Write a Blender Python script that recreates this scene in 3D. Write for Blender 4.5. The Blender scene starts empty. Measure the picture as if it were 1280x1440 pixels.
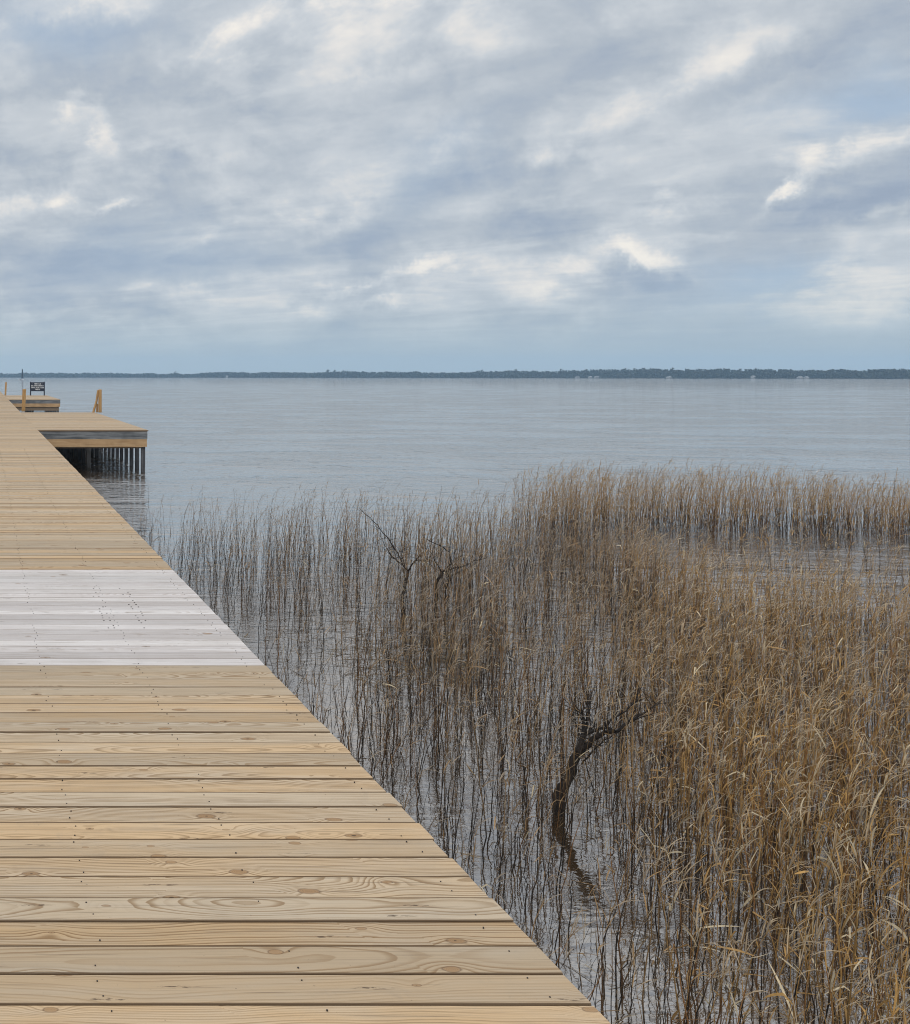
import bpy, math, random
import numpy as np
from mathutils import Vector, Matrix

random.seed(7)
RNG = np.random.default_rng(11)
R = math.radians
scene = bpy.context.scene
COL = scene.collection

# ------------------------------------------------------------------ camera
EYE, FPX, VX, VY = 1.65, 1520.0, -20.0, 529.0      # eye above the deck, focal length in photo pixels, vanishing point
WATER_Z = -1.30                                     # deck top is z = 0
cam_d = bpy.data.cameras.new("camera")
cam = bpy.data.objects.new("camera", cam_d)
COL.objects.link(cam)
cam.location = (0, 0, EYE)
cam.rotation_euler = (R(90), 0, 0)
cam_d.sensor_fit = 'AUTO'
cam_d.sensor_width = 36
cam_d.lens = 36 * FPX / 1440
cam_d.shift_x = (640 - VX) / 1440
cam_d.shift_y = -(720 - VY) / 1440
cam_d.clip_start = 0.05
cam_d.clip_end = 20000
scene.camera = cam

def ground(px, py, z=0.0):
    """a photo pixel on the level z -> world x, y"""
    d = (EYE - z) * FPX / (py - VY)
    return (px - VX) * d / FPX, d

def at_depth(px, py, d):
    return Vector(((px - VX) * d / FPX, d, EYE - (py - VY) * d / FPX))

# ------------------------------------------------------------------ colour management
scene.view_settings.view_transform = 'Standard'
scene.view_settings.look = 'None'
scene.view_settings.exposure = 0
scene.view_settings.gamma = 1
scene.view_settings.use_curve_mapping = False
scene.cycles.volume_bounces = 1
scene.cycles.max_bounces = 8
scene.cycles.use_denoising = True
scene.cycles.filter_width = 1.05

def lin(r, g, b):
    f = lambda c: (c / 255 / 12.92) if c / 255 <= 0.04045 else ((c / 255 + 0.055) / 1.055) ** 2.4
    return (f(r), f(g), f(b), 1)

# ------------------------------------------------------------------ node helper
class NT:
    def __init__(s, tree):
        s.t = tree; tree.nodes.clear()
    def n(s, typ, ins=None, **kw):
        nd = s.t.nodes.new(typ)
        for k, v in kw.items(): setattr(nd, k, v)
        if ins:
            for k, v in ins.items(): s.put(nd.inputs[k], v)
        return nd
    def put(s, sock, v):
        if isinstance(v, bpy.types.NodeSocket): s.t.links.new(v, sock)
        elif isinstance(v, bpy.types.Node): s.t.links.new(v.outputs[0], sock)
        else: sock.default_value = v
    def m(s, op, a, b=None, c=None, clamp=False):
        nd = s.t.nodes.new('ShaderNodeMath'); nd.operation = op; nd.use_clamp = clamp
        for i, v in enumerate((a, b, c)):
            if v is not None: s.put(nd.inputs[i], v)
        return nd.outputs[0]
    def xyz(s, x, y, z=0.0):
        return s.n('ShaderNodeCombineXYZ', {0: x, 1: y, 2: z}).outputs[0]
    def noise(s, vec, scale=1.0, detail=4, rough=0.5, dist=0.0, dim='3D', lac=2.0, w=None):
        ins = {'Vector': vec, 'Scale': scale, 'Detail': detail, 'Roughness': rough, 'Distortion': dist, 'Lacunarity': lac}
        nd = s.n('ShaderNodeTexNoise', ins, noise_dimensions=dim)
        return nd.outputs[0]
    def ramp(s, fac, stops, interp='LINEAR'):
        nd = s.t.nodes.new('ShaderNodeValToRGB'); cr = nd.color_ramp; cr.interpolation = interp
        while len(cr.elements) < len(stops): cr.elements.new(0.5)
        for e, (p, c) in zip(cr.elements, stops):
            e.position = p; e.color = c if len(c) == 4 else (*c, 1)
        s.put(nd.inputs[0], fac); return nd.outputs[0]
    def mix(s, fac, a, b, mode='MIX'):
        nd = s.t.nodes.new('ShaderNodeMix'); nd.data_type = 'RGBA'; nd.blend_type = mode
        s.put(nd.inputs[0], fac); s.put(nd.inputs[6], a); s.put(nd.inputs[7], b)
        return nd.outputs[2]
    def smooth(s, v, lo, hi, a=0.0, b=1.0):
        nd = s.n('ShaderNodeMapRange', {0: v, 1: lo, 2: hi, 3: a, 4: b}, interpolation_type='SMOOTHSTEP')
        return nd.outputs[0]

# ------------------------------------------------------------------ world: thin Nishita blue behind an almost closed cloud deck
SUN_EL, SUN_AZ = R(38), R(205)       # azimuth clockwise from +Y: behind the camera, a little to the left
world = bpy.data.worlds.new("World")
scene.world = world
world.use_nodes = True
W = NT(world.node_tree)
sky = W.n('ShaderNodeTexSky', sky_type='NISHITA', sun_disc=False)
sky.sun_elevation = SUN_EL; sky.sun_rotation = SUN_AZ
sky.air_density = 1.0; sky.dust_density = 1.5; sky.ozone_density = 1.5
tc = W.n('ShaderNodeTexCoord').outputs['Generated']
sp = W.n('ShaderNodeSeparateXYZ', {0: tc})
dx, dy, dz = sp.outputs
# cloud layer coordinates: where the view direction meets a level sheet
zz = W.m('ADD', W.m('MAXIMUM', dz, 0.0), 0.10)
cx = W.m('DIVIDE', dx, zz); cy = W.m('DIVIDE', dy, zz)
# streets of cloud run from lower left to upper right
ca, sa = math.cos(R(-38)), math.sin(R(-38))
ra = W.m('ADD', W.m('MULTIPLY', cx, ca), W.m('MULTIPLY', cy, sa))
rb = W.m('SUBTRACT', W.m('MULTIPLY', cy, ca), W.m('MULTIPLY', cx, sa))
lay = W.xyz(W.m('MULTIPLY', ra, 0.55), W.m('MULTIPLY', rb, 1.0), 9.1)
n_big = W.noise(lay, 0.62, 7, 0.56, 0.35)
n_fine = W.noise(lay, 2.1, 9, 0.58, 0.6)
n_wisp = W.noise(W.xyz(W.m('MULTIPLY', ra, 1.0), W.m('MULTIPLY', rb, 1.1), 1.3), 4.2, 9, 0.60, 0.35)
n_curd = W.noise(W.n('ShaderNodeMapping', {'Vector': tc, 'Rotation': (0, R(-16), 0), 'Scale': (1, 1, 1.45)}).outputs[0], 8.0, 10, 0.58, 0.25)
n_curd2 = W.noise(W.n('ShaderNodeMapping', {'Vector': tc, 'Location': (3, 1, 7), 'Rotation': (0, R(-8), 0), 'Scale': (1, 1, 1.6)}).outputs[0], 19.0, 8, 0.62, 0.3)
# bearings in the half of the sky ahead, as slopes to the +Y axis
yy = W.m('MAXIMUM', dy, 0.08)
U = W.m('DIVIDE', dx, yy); V = W.m('DIVIDE', dz, yy)
wn = W.n('ShaderNodeTexNoise', {'Vector': tc, 'Scale': 6.0, 'Detail': 9.0, 'Roughness': 0.66}, noise_dimensions='3D')
ws = W.n('ShaderNodeSeparateColor', {0: wn.outputs['Color']})
U = W.m('ADD', U, W.m('MULTIPLY', W.m('SUBTRACT', ws.outputs[0], 0.5), 0.26))
V = W.m('ADD', V, W.m('MULTIPLY', W.m('SUBTRACT', ws.outputs[1], 0.5), 0.13))
def blob(px, py, rx, ry, ang, amp):
    """a cloud mass: bearing, height and half sizes given in photo pixels"""
    u0, v0 = (px - VX) / FPX, (VY - py) / FPX
    a = W.m('SUBTRACT', U, u0); b = W.m('SUBTRACT', V, v0)
    c, s_ = math.cos(R(ang)), math.sin(R(ang))
    p = W.m('MULTIPLY_ADD', a, c * FPX / rx, W.m('MULTIPLY', b, s_ * FPX / rx))
    q = W.m('MULTIPLY_ADD', b, c * FPX / ry, W.m('MULTIPLY', a, -s_ * FPX / ry))
    d2 = W.m('MULTIPLY_ADD', p, p, W.m('MULTIPLY', q, q))
    return W.m('MULTIPLY', W.m('EXPONENT', W.m('MULTIPLY', d2, -1.0)), amp)
def total(lst):
    acc = 0.0
    for args in lst: acc = W.m('ADD', acc, blob(*args))
    return acc
# angle: + rises to the right.   px, py, half length, half width, angle, amount
lights = [
 (290, 45, 110, 40, 20, .34), (490, 8, 50, 18, 0, .20), (660, 20, 120, 40, 20, .08), (110, 5, 110, 22, 5, .40),
 (100, 150, 40, 22, 20, .26), (155, 190, 25, 30, 60, .22), (50, 268, 60, 16, 5, .26), (160, 287, 45, 11, 5, .36),
 (210, 245, 110, 32, 12, .16), (470, 45, 110, 60, 10, .16), (470, 280, 90, 40, 15, .16), (960, 115, 150, 24, 28, .17), (1150, 105, 120, 12, 25, .08),
 (770, 225, 150, 18, 2, .18), (640, 200, 60, 12, 25, .10), (920, 272, 50, 10, 8, .18),
 (1130, 250, 50, 12, 30, .55), (1215, 203, 85, 16, 10, .30), (880, 353, 55, 16, -8, .34), (770, 385, 50, 22, 10, .22),
 (600, 380, 90, 9, 6, .20), (480, 398, 60, 8, 10, .22), (540, 424, 60, 7, 4, .20), (820, 440, 50, 18, 20, .18),
 (430, 440, 40, 12, 0, .12), (95, 445, 40, 12, 0, .10), (1230, 440, 80, 16, 5, .22), (1180, 395, 150, 22, -3, .14), (700, 20, 60, 20, 10, -.10), (1270, 285, 30, 12, 0, .30),
 (250, 345, 60, 16, 10, .10), (930, 375, 60, 8, -10, .18), (1000, 306, 40, 6, 5, .12), (350, 310, 70, 12, 0, .10),
 (230, 430, 60, 12, 0, .08)]
darks = [
 (530, 295, 130, 55, 28, -.26), (240, 120, 90, 45, 10, -.10), (60, 70, 110, 60, 0, -.18), (230, 380, 150, 30, 5, -.18),
 (1170, 90, 170, 42, 16, -.30), (850, 60, 160, 40, 12, -.14), (600, 120, 220, 45, 20, -.10), (1210, 285, 140, 26, 18, -.28),
 (900, 385, 90, 20, -4, -.26), (740, 315, 120, 22, 12, -.14), (1050, 320, 120, 18, 8, -.12), (380, 15, 70, 20, 25, -.18),
 (60, 375, 110, 30, 0, -.14), (330, 260, 90, 20, 8, -.08), (670, 430, 150, 20, 0, -.08), (560, 370, 60, 6, 8, -.06)]
blues = [(1195, 155, 110, 30, 8, .55), (1110, 385, 170, 34, -4, .60), (60, 40, 130, 45, 0, .40), (1040, 420, 160, 30, 0, .35), (560, 250, 120, 70, 20, .22),
         (640, 190, 60, 25, 30, .2), (200, 380, 200, 60, 0, .25), (1270, 130, 60, 50, 0, .3)]
def curl(n, lo, hi, amp):        # billows: noise pushed towards plateaus with crisp flanks
    return W.m('MULTIPLY', W.m('SUBTRACT', W.smooth(n, lo, hi), 0.5), amp)
B = W.m('ADD', 0.525, W.m('MULTIPLY', W.m('SUBTRACT', n_big, 0.5), 0.36))
for q in (curl(n_fine, 0.36, 0.64, 0.11), curl(n_wisp, 0.38, 0.62, 0.05), curl(n_curd, 0.40, 0.60, 0.18), curl(n_curd2, 0.38, 0.62, 0.075)): B = W.m('ADD', B, q)
feat = W.m('ADD', total(lights), total(darks))
feat = W.m('MULTIPLY', feat, W.m('MULTIPLY_ADD', W.smooth(n_curd, 0.38, 0.60), 0.62, 0.44))
B = W.m('MULTIPLY_ADD', W.m('SUBTRACT', W.m('ADD', B, feat), 0.52), 1.16, 0.52)
# near the horizon the clouds pack together into an even veil
veil = W.smooth(dz, 0.0, 0.055)
B = W.m('ADD', W.m('MULTIPLY', B, veil), W.m('MULTIPLY', W.m('SUBTRACT', 1.0, veil), 0.40))
cloud = W.ramp(B, [(0.05, lin(140, 154, 177)), (0.30, lin(161, 173, 190)), (0.48, lin(183, 191, 200)), (0.66, lin(205, 210, 215)), (0.84, lin(233, 230, 226)), (1.0, lin(250, 244, 234))])
bl = W.m('MULTIPLY', W.m('MINIMUM', total(blues), 1.0), 1.0)
cloud = W.mix(W.m('MULTIPLY', bl, W.smooth(B, 0.75, 0.45)), cloud, lin(168, 190, 214))
hz = W.m('SUBTRACT', 1.0, W.smooth(dz, 0.0, 0.085))
cloud = W.mix(W.m('MULTIPLY', hz, 0.6), cloud, lin(184, 200, 204))
# the cloud deck is brighter overhead, where it is thinner along the line of sight
lift = W.smooth(dz, 0.24, 0.85, 1.0, 1.95)
bg_c = W.n('ShaderNodeBackground', {'Color': cloud, 'Strength': lift})
bg_s = W.n('ShaderNodeBackground', {'Color': sky, 'Strength': 0.10})
cover = W.m('SUBTRACT', 0.97, W.m('MULTIPLY', bl, 0.10))
mx = W.n('ShaderNodeMixShader', {0: cover, 1: bg_s.outputs[0], 2: bg_c.outputs[0]})
W.n('ShaderNodeOutputWorld', {0: mx.outputs[0]})

sun_d = bpy.data.lights.new("sun", 'SUN')
sun_d.energy = 0.9; sun_d.angle = R(22); sun_d.color = (1, 0.95, 0.88)
sun = bpy.data.objects.new("sun", sun_d); COL.objects.link(sun)
sdir = Vector((math.sin(SUN_AZ) * math.cos(SUN_EL), math.cos(SUN_AZ) * math.cos(SUN_EL), math.sin(SUN_EL)))
sun.rotation_euler = sdir.to_track_quat('Z', 'Y').to_euler()
sun.location = sdir * 50

# ------------------------------------------------------------------ tagging
def tag(o, label=None, cat=None, group=None, kind=None):
    if label: o['label'] = label
    if cat: o['category'] = cat
    if group: o['group'] = group
    if kind: o['kind'] = kind
    return o
def empty(name, loc):
    o = bpy.data.objects.new(name, None); COL.objects.link(o); o.location = loc
    o.empty_display_size = 0.3
    return o

# ------------------------------------------------------------------ mesh builder
class MB:
    def __init__(s): s.v = []; s.f = []; s.mi = []
    def add(s, vs, fs, mi=0):
        b = len(s.v); s.v += [tuple(v) for v in vs]; s.f += [tuple(i + b for i in f) for f in fs]; s.mi += [mi] * len(fs)
    def box(s, x0, x1, y0, y1, z0, z1, mi=0, bev=0.0):
        if bev:
            # chamfer all vertical edges and the top rim
            b = bev
            def ring(e, z): return [(x0 + e + b, y0 + e, z), (x1 - e - b, y0 + e, z), (x1 - e, y0 + e + b, z), (x1 - e, y1 - e - b, z),
                                    (x1 - e - b, y1 - e, z), (x0 + e + b, y1 - e, z), (x0 + e, y1 - e - b, z), (x0 + e, y0 + e + b, z)]
            vs = ring(0, z0) + ring(0, z1 - b) + ring(b, z1)
            fs = [tuple(range(7, -1, -1))] + [(i, (i + 1) % 8, 8 + (i + 1) % 8, 8 + i) for i in range(8)] + \
                 [(8 + i, 8 + (i + 1) % 8, 16 + (i + 1) % 8, 16 + i) for i in range(8)] + [tuple(range(16, 24))]
            s.add(vs, fs, mi); return
        vs = [(x0, y0, z0), (x1, y0, z0), (x1, y1, z0), (x0, y1, z0), (x0, y0, z1), (x1, y0, z1), (x1, y1, z1), (x0, y1, z1)]
        s.add(vs, [(0, 3, 2, 1), (4, 5, 6, 7), (0, 1, 5, 4), (1, 2, 6, 5), (2, 3, 7, 6), (3, 0, 4, 7)], mi)
    def tube(s, pts, rad, n=7, mi=0, rough=0.0):
        pts = [Vector(p) for p in pts]; vs = []
        prev = None
        for i, p in enumerate(pts):
            t = (pts[min(i + 1, len(pts) - 1)] - pts[max(i - 1, 0)]).normalized()
            a = Vector((1, 0, 0)) if prev is None else prev
            if abs(t.dot(a)) > 0.95: a = Vector((0, 1, 0))
            a = (a - t * a.dot(t)).normalized(); prev = a; b = t.cross(a)
            for k in range(n):
                q = 2 * math.pi * k / n
                r = rad[i] * (1 + rough * random.uniform(-1, 1))
                vs.append(p + a * math.cos(q) * r + b * math.sin(q) * r)
        fs = [(i * n + k, i * n + (k + 1) % n, (i + 1) * n + (k + 1) % n, (i + 1) * n + k) for i in range(len(pts) - 1) for k in range(n)]
        fs += [tuple(range(n - 1, -1, -1)), tuple(range((len(pts) - 1) * n, len(pts) * n))]
        s.add(vs, fs, mi)
    def build(s, name, mats, parent=None, smooth=False, loc=None):
        me = bpy.data.meshes.new(name); me.from_pydata(s.v, [], s.f)
        if not isinstance(mats, (list, tuple)): mats = [mats]
        for m in mats: me.materials.append(m)
        me.polygons.foreach_set('material_index', s.mi)
        if smooth: me.polygons.foreach_set('use_smooth', [True] * len(s.f))
        me.update()
        o = bpy.data.objects.new(name, me); COL.objects.link(o)
        if parent: o.parent = parent
        if loc is not None: o.location = loc
        return o

def np_mesh(name, verts, quads, mat, colors=None, uvs=None, parent=None, smooth=False):
    me = bpy.data.meshes.new(name)
    nv, nf, k = len(verts), len(quads), quads.shape[1]
    me.vertices.add(nv); me.vertices.foreach_set('co', np.ascontiguousarray(verts, dtype=np.float32).ravel())
    me.loops.add(nf * k); me.loops.foreach_set('vertex_index', quads.astype(np.int32).ravel())
    me.polygons.add(nf); me.polygons.foreach_set('loop_start', np.arange(0, nf * k, k, dtype=np.int32))
    me.polygons.foreach_set('loop_total', np.full(nf, k, dtype=np.int32))
    me.polygons.foreach_set('use_smooth', np.full(nf, smooth, dtype=bool))
    me.update(calc_edges=True)
    if colors is not None:
        c = np.ones((nv, 4), dtype=np.float32); c[:, :colors.shape[1]] = colors
        a = me.color_attributes.new('tint', 'FLOAT_COLOR', 'POINT'); a.data.foreach_set('color', c.ravel())
    if uvs is not None:
        u = me.uv_layers.new(name='UVMap'); u.data.foreach_set('uv', uvs[quads.ravel()].astype(np.float32).ravel())
    me.materials.append(mat)
    o = bpy.data.objects.new(name, me); COL.objects.link(o)
    if parent: o.parent = parent
    return o

# ------------------------------------------------------------------ materials
def new_mat(name):
    m = bpy.data.materials.new(name); m.use_nodes = True
    return m, NT(m.node_tree)
def finish(T, **ins):
    p = T.n('ShaderNodeBsdfPrincipled')
    for k, v in ins.items(): T.put(p.inputs[k.replace('_', ' ')], v)
    T.n('ShaderNodeOutputMaterial', {0: p.outputs[0]})
    return p

def deck_material(name, early, late, knot, spread, grain_amt, knot_amt):
    """sawn pine: growth rings round a wandering pith give the flame figure, sparse knots bend them"""
    m, T = new_mat(name)
    uv = T.n('ShaderNodeUVMap', uv_map='UVMap').outputs[0]
    s2 = T.n('ShaderNodeSeparateXYZ', {0: uv}); u, v = s2.outputs[0], s2.outputs[1]       # metres along the board, metres across it
    at = T.n('ShaderNodeAttribute', attribute_name='tint')
    sc = T.n('ShaderNodeSeparateColor', {0: at.outputs['Color']}); r1, r2, r3 = sc.outputs
    seed = T.m('MULTIPLY', r1, 91.7)
    # knots
    kv = T.xyz(T.m('MULTIPLY_ADD', r2, 57.0, T.m('DIVIDE', u, 0.235)), T.m('MULTIPLY_ADD', T.m('FLOOR', T.m('MULTIPLY', r1, 400)), 3.0, T.m('DIVIDE', v, 0.125)))
    kw = T.noise(T.xyz(u, v, seed), 22.0, 2, 0.5)
    vo = T.n('ShaderNodeTexVoronoi', {'Vector': kv, 'Scale': 1.0, 'Randomness': 0.9}, voronoi_dimensions='2D')
    kd = vo.outputs['Distance']
    kc = T.n('ShaderNodeSeparateColor', {0: vo.outputs['Color']})
    here = T.m('LESS_THAN', kc.outputs[0], knot_amt)
    ksz = T.m('MULTIPLY_ADD', kc.outputs[1], 0.10, 0.040)
    kdn = T.m('ADD', kd, T.m('MULTIPLY', T.m('SUBTRACT', kw, 0.5), 0.11))
    core = T.m('MULTIPLY', T.smooth(T.m('DIVIDE', kdn, ksz), 1.05, 0.85), here)
    rim = T.m('MULTIPLY', T.m('MULTIPLY', T.smooth(T.m('DIVIDE', kdn, ksz), 1.35, 1.02), here), T.m('SUBTRACT', 1.0, core))
    push = T.m('MULTIPLY', T.m('MULTIPLY', T.m('EXPONENT', T.m('MULTIPLY', T.m('MULTIPLY', kd, kd), -14.0)), here), 0.030)
    # rings
    lo = T.noise(T.xyz(T.m('MULTIPLY', u, 0.9), seed), 1.0, 2, 0.45, dim='2D')
    lo2 = T.noise(T.xyz(T.m('MULTIPLY', u, 0.8), T.m('ADD', seed, 31.0)), 1.0, 1, 0.4, dim='2D')
    dv = T.m('ADD', T.m('SUBTRACT', v, T.m('MULTIPLY', T.m('SUBTRACT', r3, 0.5), 0.34)), T.m('MULTIPLY', T.m('SUBTRACT', lo2, 0.5), 0.10))
    hh = T.m('MULTIPLY_ADD', T.m('SUBTRACT', lo, 0.5), 0.26, 0.05)
    rr = T.m('SQRT', T.m('ADD', T.m('MULTIPLY', dv, dv), T.m('MULTIPLY', hh, hh)))
    rr = T.m('ADD', rr, push)
    wig = T.noise(T.xyz(T.m('MULTIPLY', u, 3.0), T.m('MULTIPLY', v, 26.0), seed), 1.0, 3, 0.55)
    rr = T.m('MULTIPLY_ADD', T.m('SUBTRACT', wig, 0.5), 0.009, rr)
    ph = T.m('MULTIPLY', rr, T.m('MULTIPLY_ADD', r2, 50.0, 62.0))
    fr = T.m('FRACT', ph)
    band = T.m('MULTIPLY', T.smooth(fr, 0.35, 0.88), T.smooth(fr, 1.0, 0.93))
    strength = T.noise(T.xyz(T.m('FLOOR', ph), seed, T.m('MULTIPLY', u, 0.7)), 0.9, 1, 0.5)
    band = T.m('MULTIPLY', band, T.smooth(strength, 0.30, 0.58))
    fibre = T.noise(T.xyz(T.m('MULTIPLY', u, 5.0), T.m('MULTIPLY', v, 330.0), seed), 1.0, 4, 0.6)
    blot = T.noise(T.xyz(T.m('MULTIPLY', u, 1.6), T.m('MULTIPLY', v, 9.0), seed), 1.0, 4, 0.55)
    base = T.mix(T.smooth(r1, 0.1, 0.9), early, spread)
    base = T.mix(T.smooth(blot, 0.35, 0.75, 0.0, 0.55), base, spread if name == 'bleached pine' else (0.50, 0.42, 0.32, 1))
    tone = T.m('MULTIPLY_ADD', r2, 0.30, 0.80)
    tone = T.m('MULTIPLY', tone, T.m('MULTIPLY_ADD', fibre, 0.30, 0.85))
    tone = T.m('MULTIPLY', tone, T.m('MULTIPLY_ADD', blot, 0.20, 0.90))
    base = T.mix(1.0, base, T.n('ShaderNodeCombineColor', {0: tone, 1: tone, 2: tone}).outputs[0], 'MULTIPLY')
    c = T.mix(T.m('MULTIPLY', T.m('MULTIPLY', band, T.m('MULTIPLY_ADD', r3, 0.7, 0.5)), grain_amt), base, late)
    chk = T.noise(T.xyz(T.m('MULTIPLY', u, 2.2), T.m('MULTIPLY', v, 120.0), T.m('ADD', seed, 9.0)), 1.0, 3, 0.6)
    streak = T.smooth(chk, 0.60, 0.70)
    # fine dark season checks, scuffs and damp stains that cross the boards
    chk2 = T.noise(T.xyz(T.m('MULTIPLY', u, 1.1), T.m('MULTIPLY', v, 210.0), T.m('ADD', seed, 41.0)), 1.0, 2, 0.5)
    c = T.mix(T.m('MULTIPLY', T.smooth(chk2, 0.60, 0.68), 0.42), c, (0.20, 0.135, 0.08, 1))
    oc = T.n('ShaderNodeTexCoord').outputs['Object']
    stain = T.noise(oc, 1.3, 6, 0.65, 0.8); scuff = T.noise(oc, 7.0, 5, 0.7, 1.2)
    c = T.mix(T.smooth(stain, 0.48, 0.70, 0.0, 0.15), c, (0.24, 0.19, 0.14, 1))
    c = T.mix(T.smooth(scuff, 0.56, 0.72, 0.0, 0.16), c, (0.27, 0.22, 0.17, 1))
    # torn grain: short black splits, sparse
    tv_ = T.n('ShaderNodeTexVoronoi', {'Vector': T.xyz(T.m('MULTIPLY_ADD', u, 2.1, seed), T.m('MULTIPLY_ADD', v, 16.0, T.m('MULTIPLY', seed, 3.0))), 'Scale': 1.0}, voronoi_dimensions='2D')
    tcc = T.n('ShaderNodeSeparateColor', {0: tv_.outputs['Color']})
    rag = T.noise(T.xyz(T.m('MULTIPLY', u, 30.0), T.m('MULTIPLY', v, 160.0), seed), 1.0, 3, 0.6)
    torn = T.m('MULTIPLY', T.m('MULTIPLY', T.smooth(tv_.outputs['Distance'], 0.16, 0.06), T.m('LESS_THAN', tcc.outputs[1], 0.16)), T.smooth(rag, 0.50, 0.58))
    c = T.mix(T.m('MULTIPLY', torn, 0.85), c, (0.07, 0.04, 0.022, 1))
    speck = T.noise(oc, 60.0, 2, 0.5)
    c = T.mix(T.smooth(speck, 0.72, 0.80, 0.0, 0.5), c, (0.10, 0.07, 0.05, 1))
    c = T.mix(T.m('MULTIPLY', streak, 0.62), c, (0.16, 0.105, 0.06, 1))
    krw = T.m('FRACT', T.m('MULTIPLY', T.m('DIVIDE', kdn, ksz), 4.3))
    kcol = T.mix(kc.outputs[2], knot, (0.36, 0.19, 0.075, 1))
    kcol = T.mix(T.m('MULTIPLY', T.smooth(krw, 0.4, 0.9), 0.55), kcol, (0.16, 0.08, 0.03, 1))
    kcol = T.mix(T.m('MULTIPLY', fibre, 0.25), kcol, base)
    c = T.mix(T.m('MULTIPLY', rim, 0.7), c, (0.13, 0.065, 0.026, 1))
    c = T.mix(T.m('MULTIPLY', core, T.m('MULTIPLY_ADD', kc.outputs[1], 0.35, 0.60)), c, kcol)
    kdark = T.m('MULTIPLY', T.smooth(T.m('DIVIDE', kdn, ksz), 0.34, 0.16), T.m('MULTIPLY', here, T.m('LESS_THAN', kc.outputs[2], 0.5)))
    c = T.mix(T.m('MULTIPLY', kdark, 0.85), c, (0.03, 0.02, 0.013, 1))
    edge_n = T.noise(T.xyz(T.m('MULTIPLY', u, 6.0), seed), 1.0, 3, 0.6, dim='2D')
    edge_shade = T.smooth(T.m('MULTIPLY_ADD', edge_n, 0.0022, T.m('ABSOLUTE', v)), 0.0675, 0.0700)
    c = T.mix(T.m('MULTIPLY', edge_shade, 0.88), c, (0.10, 0.058, 0.028, 1) if name != 'bleached pine' else (0.34, 0.29, 0.26, 1))   # rough sawn edges, darkened in the colour so the gaps look shaded
    hgt = T.m('ADD', T.m('MULTIPLY', fibre, 0.5), T.m('MULTIPLY', T.m('ADD', band, streak), -0.5))
    bp = T.n('ShaderNodeBump', {'Strength': 0.35, 'Distance': 0.002, 'Height': hgt})
    finish(T, Base_Color=c, Roughness=0.72, Specular_IOR_Level=0.3, Normal=bp.outputs[0])
    return m
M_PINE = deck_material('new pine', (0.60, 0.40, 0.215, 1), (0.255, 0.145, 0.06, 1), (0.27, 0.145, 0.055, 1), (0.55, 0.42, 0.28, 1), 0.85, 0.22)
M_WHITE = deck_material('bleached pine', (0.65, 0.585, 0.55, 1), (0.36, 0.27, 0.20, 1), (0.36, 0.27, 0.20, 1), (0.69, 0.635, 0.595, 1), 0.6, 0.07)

def timber(name, a, b, scale=1.0, rough=0.8, axis=0):
    m, T = new_mat(name)
    co = T.n('ShaderNodeTexCoord').outputs['Object']
    st = [26, 26, 26]; st[axis] = 1.3
    mp = T.n('ShaderNodeMapping', {'Vector': co, 'Scale': [q * scale for q in st]}).outputs[0]
    n1 = T.noise(mp, 1.0, 5, 0.6, 0.6)
    n2 = T.noise(co, 1.7, 4, 0.6)
    c = T.mix(T.smooth(n1, 0.3, 0.72), a, b)
    c = T.mix(T.smooth(n2, 0.45, 0.75, 0, 0.5), c, tuple(q * 0.55 for q in a[:3]) + (1,))
    bp = T.n('ShaderNodeBump', {'Strength': 0.4, 'Distance': 0.004, 'Height': n1})
    finish(T, Base_Color=c, Roughness=rough, Specular_IOR_Level=0.25, Normal=bp.outputs[0])
    return m
M_GREY = timber('weathered board', (0.075, 0.080, 0.085, 1), (0.25, 0.255, 0.255, 1))
M_TAN = timber('treated board', (0.36, 0.22, 0.11, 1), (0.50, 0.34, 0.19, 1))
M_PILE = timber('shaded piling', (0.045, 0.045, 0.048, 1), (0.12, 0.12, 0.125, 1), axis=2)  # colour darkened so the space under the platforms looks shaded
M_PILE2 = timber('lit piling', (0.16, 0.155, 0.15, 1), (0.30, 0.29, 0.28, 1), axis=2)  # lighter copy, for the front piling that stands in the light
M_BEAM = timber('deck beam', (0.13, 0.10, 0.075, 1), (0.24, 0.18, 0.12, 1), axis=1)
M_POST = timber('orange post', (0.34, 0.19, 0.07, 1), (0.50, 0.31, 0.14, 1), axis=2)
M_BARK = timber('dead bark', (0.010, 0.008, 0.007, 1), (0.034, 0.025, 0.019, 1), axis=2)

def plain(name, c, rough=0.5, var=0.15, metal=0.0):
    m, T = new_mat(name)
    co = T.n('ShaderNodeTexCoord').outputs['Object']
    n1 = T.noise(co, 6.0, 4, 0.6)
    cc = T.mix(T.smooth(n1, 0.3, 0.7), tuple(q * (1 - var) for q in c) + (1,), tuple(min(1, q * (1 + var)) for q in c) + (1,))
    finish(T, Base_Color=cc, Roughness=rough, Metallic=metal)
    return m
M_NAIL = plain('rusty nail head', (0.035, 0.025, 0.02), 0.6)
M_NAVY = plain('navy sign paint', (0.012, 0.018, 0.035), 0.45)
M_LETTER = plain('white sign paint', (0.75, 0.77, 0.78), 0.5, 0.05)
M_HULL = plain('white gelcoat', (0.8, 0.8, 0.8), 0.3, 0.03)
M_SAIL = plain('dark sailcloth', (0.02, 0.03, 0.045), 0.7)
M_SPAR = plain('dark alloy', (0.03, 0.035, 0.04), 0.4)
M_HOUSE = plain('white siding', (0.33, 0.33, 0.33), 0.7, 0.05)
M_ROOF = plain('grey shingle', (0.22, 0.22, 0.23), 0.9, 0.2)
M_GLASS = plain('dark pane', (0.02, 0.025, 0.03), 0.1, 0.1)

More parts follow.
